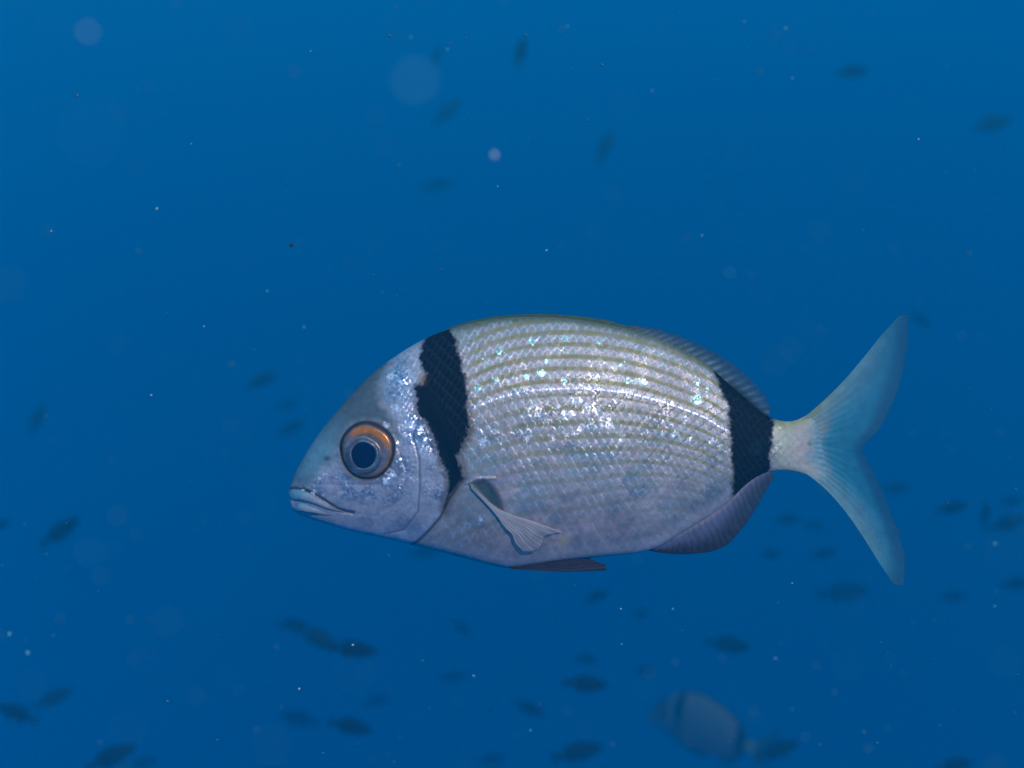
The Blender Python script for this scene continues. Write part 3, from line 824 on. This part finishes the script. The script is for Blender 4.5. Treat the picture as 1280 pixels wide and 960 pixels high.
# u, v, length in pixels, tilt (head up positive, degrees), head to the right?, distance, turn away, olive?, label
SHOAL = [
    (651, 66, 34, 74, 1, 4.6, 25, 0, 'small dark fish standing nearly upright, topmost in the open water'),
    (545, 71, 26, 68, 1, 7.5, 30, 0, 'very faint upright fish beside the pale floating disc near the top'),
    (559, 140, 42, 44, 1, 7.0, 20, 1, 'faint olive fish slanting upwards just under the pale floating disc'),
    (756, 186, 42, 66, 1, 6.5, 20, 1, 'faint fish with head up, high above the middle of the bream'),
    (545, 232, 42, 16, 1, 8.5, 10, 0, 'barely visible fish below the bright round particle, high above the bream'),
    (1064, 90, 42, 9, 1, 5.4, 10, 0, 'dim level fish alone in the upper right water'),
    (1240, 155, 48, 14, 1, 5.4, 10, 1, 'dim slim fish near the right edge, upper part of the water'),
    (1150, 399, 30, -28, 1, 7.0, 20, 0, 'faint fish just right of the upper tip of the bream\'s tail'),
    (327, 476, 36, 24, 1, 5.8, 20, 1, 'faint olive fish in front of the bream\'s forehead'),
    (357, 507, 26, 20, 1, 8.5, 20, 0, 'very faint small fish between two others before the bream\'s brow'),
    (363, 536, 34, 28, 1, 7.2, 20, 0, 'faint fish closest to the front of the bream\'s snout'),
    (47, 524, 34, 66, 1, 6.0, 25, 1, 'faint steep fish alone near the left edge, at the bream\'s eye level'),
    (75, 665, 50, 36, 1, 3.6, 15, 0, 'dark fish tilted head up near the left edge, below the bream\'s mouth level'),
    (0, 657, 24, 30, 1, 4.4, 10, 0, 'dark fish cut off by the left edge of the view'),
    (22, 892, 50, 24, 0, 3.8, 10, 0, 'dark fish at the lower left, its tail to an olive fish'),
    (66, 873, 46, 24, 1, 4.8, 10, 1, 'olive fish at the lower left, behind the tail of a darker one'),
    (138, 947, 60, 24, 1, 3.4, 10, 0, 'big dark fish cut by the bottom edge at the lower left'),
    (178, 954, 34, 10, 1, 6.2, 10, 1, 'faint olive fish at the bottom edge right of a big dark one'),
    (441, 812, 54, -7, 1, 3.3, 10, 0, 'dark level fish, head of a chain of three below the bream\'s head'),
    (397, 798, 54, -26, 1, 4.4, 10, 1, 'olive fish slanting down, middle of a chain of three'),
    (365, 781, 36, -2, 1, 5.6, 20, 0, 'faint fish at the tail end of a chain of three'),
    (437, 908, 52, -14, 1, 3.7, 10, 0, 'dark deep-bodied fish heading right, lower left of centre'),
    (375, 899, 44, 14, 0, 6.2, 10, 0, 'faint fish just behind a dark deep-bodied one, lower left of centre'),
    (470, 876, 32, 8, 1, 8.0, 20, 0, 'very faint small fish above right of a dark deep-bodied one'),
    (577, 785, 30, -42, 1, 8.0, 20, 0, 'very faint steep fish below the pelvic fins of the bream, to their left'),
    (565, 846, 34, 2, 1, 8.5, 10, 0, 'hardly visible level fish low in the centre, beside a bright speck'),
    (614, 950, 34, 5, 1, 6.8, 15, 0, 'faint fish at the bottom edge in the middle of the view'),
    (731, 855, 52, -6, 1, 3.5, 10, 0, 'dark plump fish heading right, below the bream\'s belly'),
    (732, 824, 30, -4, 1, 6.4, 15, 0, 'faint little fish right above a dark plump one'),
    (745, 746, 32, 20, 1, 5.6, 15, 0, 'dim small fish closest below the bream\'s pelvic fins'),
    (800, 767, 24, 4, 1, 7.4, 20, 0, 'faint tiny fish below the front of the bream\'s anal fin'),
    (661, 885, 40, -25, 1, 5.4, 10, 0, 'dim fish slanting down to the right, lower centre'),
    (721, 941, 60, 11, 1, 3.7, 10, 0, 'long dark fish by the bottom edge, under the dark plump one'),
    (804, 838, 28, 2, 1, 7.2, 15, 0, 'faint tiny fish up and left of the pale hazy bream'),
    (910, 806, 54, -10, 1, 4.9, 10, 0, 'dim deep fish directly above the pale hazy bream'),
    (970, 938, 54, 16, 1, 4.2, 10, 0, 'dark fish low beside the pale hazy bream\'s body'),
    (1192, 957, 46, 8, 1, 3.9, 10, 0, 'dark fish cut by the bottom edge at the lower right'),
    (963, 693, 26, 2, 1, 6.2, 15, 0, 'dim tiny fish right of the bream\'s anal fin'),
    (1029, 692, 32, 12, 1, 6.0, 10, 0, 'dim fish between the anal fin and the lower tail lobe'),
    (983, 650, 30, 4, 1, 6.2, 10, 0, 'dim small fish right under the bream\'s tail root'),
    (1017, 657, 26, -6, 1, 8.0, 10, 0, 'very faint fish left of the inner edge of the lower tail lobe'),
    (1053, 741, 64, 3, 1, 7.0, 10, 0, 'faint long fish left of the lowest tip of the bream\'s tail'),
    (1119, 611, 34, 4, 1, 6.8, 10, 1, 'faint olive fish touching the rear edge of the lower tail lobe'),
    (1190, 635, 38, 14, 1, 4.6, 10, 0, 'dark fish swimming right, behind the bream\'s tail'),
    (1231, 646, 30, 30, 1, 4.6, 68, 0, 'dark round fish seen nearly end on, near the right edge'),
    (1258, 655, 46, 15, 1, 5.0, 10, 0, 'dim slanting fish touching the right edge, next to the round one'),
    (1263, 627, 28, 4, 1, 6.6, 10, 0, 'faint fish near the right edge, above the slanting one'),
    (1191, 746, 32, 2, 1, 6.4, 10, 0, 'faint level fish lower right, beyond the lower tail tip'),
    (1269, 730, 36, 4, 1, 5.0, 10, 0, 'dim fish at the right edge below tail level'),
    (530, 690, 36, 5, 1, 7.6, 10, 0, 'faint fish just under the bream\'s throat'),
]
protos = {}
for (u, v, ln, tilt, right, dist, turn, olive, label) in SHOAL:
    dist *= .80
    if olive in protos:
        o = copy_tree(protos[olive])
    else:
        o = protos[olive] = make_small_fish(MAT_FISH_GREEN if olive else MAT_FISH)
    o.location = at(u, v, dist)
    sz = ln * 1.12 * S * dist / D0 / math.cos(math.radians(min(turn, 55)))
    o.scale = (sz, sz, sz * .8)
    # built head towards -X: turned about Z to face right, then pitched about the view axis
    o.rotation_mode = 'XYZ'
    jitter = random.uniform(-6, 6)
    if right:
        o.rotation_euler = (0, math.radians(tilt), math.radians(180 + turn))
    else:
        o.rotation_euler = (0, math.radians(tilt), math.radians(turn))
    if right:
        o.rotation_euler = (math.radians(jitter), math.radians(-tilt) * -1, math.radians(180 + turn))
    o['label'] = label

# ------------------------------------------------------------------ drifting particles
def speck(verts_seed, r, n=2):
    rg = np.random.default_rng(verts_seed)
    phi = (1 + 5 ** .5) / 2
    v = np.array([(-1, phi, 0), (1, phi, 0), (-1, -phi, 0), (1, -phi, 0), (0, -1, phi), (0, 1, phi), (0, -1, -phi), (0, 1, -phi), (phi, 0, -1), (phi, 0, 1), (-phi, 0, -1), (-phi, 0, 1)], float)
    f = [(0, 11, 5), (0, 5, 1), (0, 1, 7), (0, 7, 10), (0, 10, 11), (1, 5, 9), (5, 11, 4), (11, 10, 2), (10, 7, 6), (7, 1, 8), (3, 9, 4), (3, 4, 2), (3, 2, 6), (3, 6, 8), (3, 8, 9), (4, 9, 5), (2, 4, 11), (6, 2, 10), (8, 6, 7), (9, 8, 1)]
    v /= np.linalg.norm(v, axis=1)[:, None]
    v *= (1 + .35 * (rg.random((12, 1)) - .5)) * r
    v[:, 0] *= 1 + .5 * rg.random()
    return v, f

# u, v, diameter in pixels at its own distance, distance, material, label
MOTES = [
    (517, 102, 17, .076, 'a', 'large pale out-of-focus floating disc above the bream, upper centre'),
    (110, 40, 8.5, .125, 'b', 'pale pinkish out-of-focus particle in the upper left corner'),
    (618, 194, 8.0, .235, 'b', 'small round whitish particle high above the bream\'s nape'),
    (112, 690, 6.0, .110, 'a', 'faint blurred disc low on the left, right of a dark fish'),
    (912, 341, 4.2, .21, 'a', 'faint blurred spot above the bream\'s rear back'),
    (115, 165, 10, .055, 'a', 'huge very faint blurred disc on the upper left'),
    (815, 114, 4.0, .95, 'a', 'bluish particle high right of centre'),
    (709, 33, 4.5, .95, 'a', 'bluish particle near the top edge, right of centre'),
    (559, 62, 4.0, .9, 'a', 'bluish ringlike particle above the large pale disc'),
    (513, 47, 4.0, 1.1, 'a', 'dim bluish particle up left of the large pale disc'),
    (388, 64, 2.6, .6, 'b', 'tiny bright speck high on the left half'),
    (64, 289, 3.4, .62, 'b', 'bright pinpoint near the left edge, upper half'),
    (196, 261, 3.8, .55, 'b', 'greyish fleck on the left, upper half'),
    (364, 306, 7.0, .60, 'c', 'dark speck above and left of the bream\'s head'),
    (334, 364, 4.0, .8, 'a', 'bluish speck left of the bream\'s back, over the snout'),
    (239, 180, 3.2, .7, 'a', 'small bluish speck on the upper left, in open water'),
    (683, 313, 3.4, .68, 'b', 'bright pinpoint just above the bream\'s highest back'),
    (622, 233, 2.4, .64, 'b', 'tiny white pinpoint under the round whitish particle'),
    (982, 36, 4.6, .9, 'a', 'bluish particle near the top edge on the right, second of a pair'),
    (930, 27, 4.2, 1.0, 'a', 'bluish particle near the top edge on the right, first of a pair'),
    (990, 98, 4.0, .9, 'a', 'bluish dash below the pair near the top right'),
    (877, 295, 3.8, .8, 'a', 'bluish speck above the bream\'s dorsal fin'),
    (1148, 174, 3.0, .62, 'b', 'tiny streak on the right, below the slim fish'),
    (189, 494, 3.0, .6, 'b', 'bright pinpoint left of the bream, at brow height'),
    (255, 408, 2.6, .65, 'b', 'tiny fleck on the left, level with the bream\'s back'),
    (380, 409, 4.2, .9, 'a', 'bluish speck over the bream\'s forehead'),
    (35, 816, 8.0, .9, 'a', 'pale cyan elongated particle low by the left edge'),
    (12, 793, 6.0, .9, 'a', 'smaller pale cyan particle low by the left edge'),
    (441, 806, 3.6, .62, 'b', 'bright pinpoint in front of the dark chain-leading fish'),
    (374, 861, 4.0, .62, 'b', 'bright pair-like fleck low left of centre'),
    (592, 845, 4.4, .68, 'a', 'greenish bright speck low in the centre'),
    (776, 761, 2.6, .62, 'b', 'tiny white pinpoint under the bream\'s rear belly'),
    (841, 761, 3.8, .7, 'a', 'pale upright fleck below the bream\'s anal fin'),
    (777, 805, 3.0, .66, 'a', 'small pale speck above the dark plump fish'),
    (663, 913, 4.0, .75, 'a', 'greenish speck low in the centre, under a slanting fish'),
    (447, 930, 5.0, .9, 'a', 'dim bluish particle beneath the dark deep-bodied fish'),
    (969, 823, 5.0, .9, 'a', 'dim bluish particle up right of the pale hazy bream'),
    (1243, 680, 6.0, 1.0, 'a', 'dim bluish particle near the right edge under the slanting fish'),
    (1243, 758, 4.0, .8, 'a', 'small pale dash near the lower right edge'),
    (990, 729, 2.6, .64, 'b', 'tiny pinpoint between the anal fin and the lower tail tip'),
]
SM = {'a': MAT_SPECK, 'b': MAT_SPECK_PINK, 'c': MAT_SPECK_DARK}
for k, (u, v, dpx, dist, mk, label) in enumerate(MOTES):
    if dist < .5:
        dist = D0 / (1 + (D0 / dist - 1) * .55)
    r = dpx * (.5 if dist < .5 else .42) * S * dist / D0
    vv, ff = speck(100 + k, r)
    ob = make_mesh('drifting_particle', vv, ff, SM[mk])
    ob.location = at(u, v, dist)
    ob.rotation_euler = (0, random.uniform(0, 3), 0)
    tag(ob, label, 'particle', 'larger particles drifting in the water')

# the countless fine marine snow
N = 5200
oct_v = np.array([(1, 0, 0), (-1, 0, 0), (0, 1, 0), (0, -1, 0), (0, 0, 1), (0, 0, -1)], float)
oct_f = np.array([(0, 2, 4), (2, 1, 4), (1, 3, 4), (3, 0, 4), (2, 0, 5), (1, 2, 5), (3, 1, 5), (0, 3, 5)])
dist = .30 + 3.2 * rng.random(N) ** 1.25
hw = dist * .48
cx = (rng.random(N) * 2 - 1) * hw * 1.0; cz = (rng.random(N) * 2 - 1) * hw * .8
cy = dist - D0
rad = (0.00012 + .00042 * rng.random(N) ** 4) * (dist / .75) ** .8
keep = ~((np.abs(cy) < .05) & (np.abs(cx) < .17) & (np.abs(cz) < .08))
cx, cy, cz, rad = cx[keep], cy[keep], cz[keep], rad[keep]
# some of it drifts close to the lens
M2 = 380
d2 = .14 + .24 * rng.random(M2)
cx = np.r_[cx, (rng.random(M2) * 2 - 1) * d2 * .36]; cz = np.r_[cz, (rng.random(M2) * 2 - 1) * d2 * .28]
cy = np.r_[cy, d2 - D0]; rad = np.r_[rad, .00008 + .00030 * rng.random(M2) ** 2.5]
n = len(cx)
st = 1 + rng.random((n, 1, 3)) * 1.2
V = (oct_v[None] * rad[:, None, None] * st + np.stack([cx, cy, cz], -1)[:, None]).reshape(-1, 3)
F = (oct_f[None] + (np.arange(n) * 6)[:, None, None]).reshape(-1, 3)
snow = make_mesh('marine_snow', V, F, MAT_SNOW, smooth=False)
snow['kind'] = 'stuff'
snow['label'] = 'fine pale marine snow suspended all through the blue water'

# ------------------------------------------------------------------ the water's own haze
hz = bpy.data.materials.new('sea_haze'); hz.use_nodes = True
hn = hz.node_tree; hn.nodes.clear()
ho = hn.nodes.new('ShaderNodeOutputMaterial'); pv = hn.nodes.new('ShaderNodeVolumePrincipled')
pv.inputs['Color'].default_value = (0, .78, 1.0, 1)
pv.inputs['Density'].default_value = .36
pv.inputs['Anisotropy'].default_value = .6
hn.links.new(pv.outputs[0], ho.inputs['Volume'])
x0, x1, y0, y1, z0, z1 = -2.6, 2.8, -0.95, 6.7, -2.1, 1.9
hv = [(x, y, z) for x in (x0, x1) for y in (y0, y1) for z in (z0, z1)]
hf = [[0, 1, 3, 2], [4, 6, 7, 5], [0, 4, 5, 1], [2, 3, 7, 6], [0, 2, 6, 4], [1, 5, 7, 3]]
haze = make_mesh('haze', hv, hf, hz, smooth=False)
haze['kind'] = 'stuff'
haze['label'] = 'blue sea water haze that fades far fish'
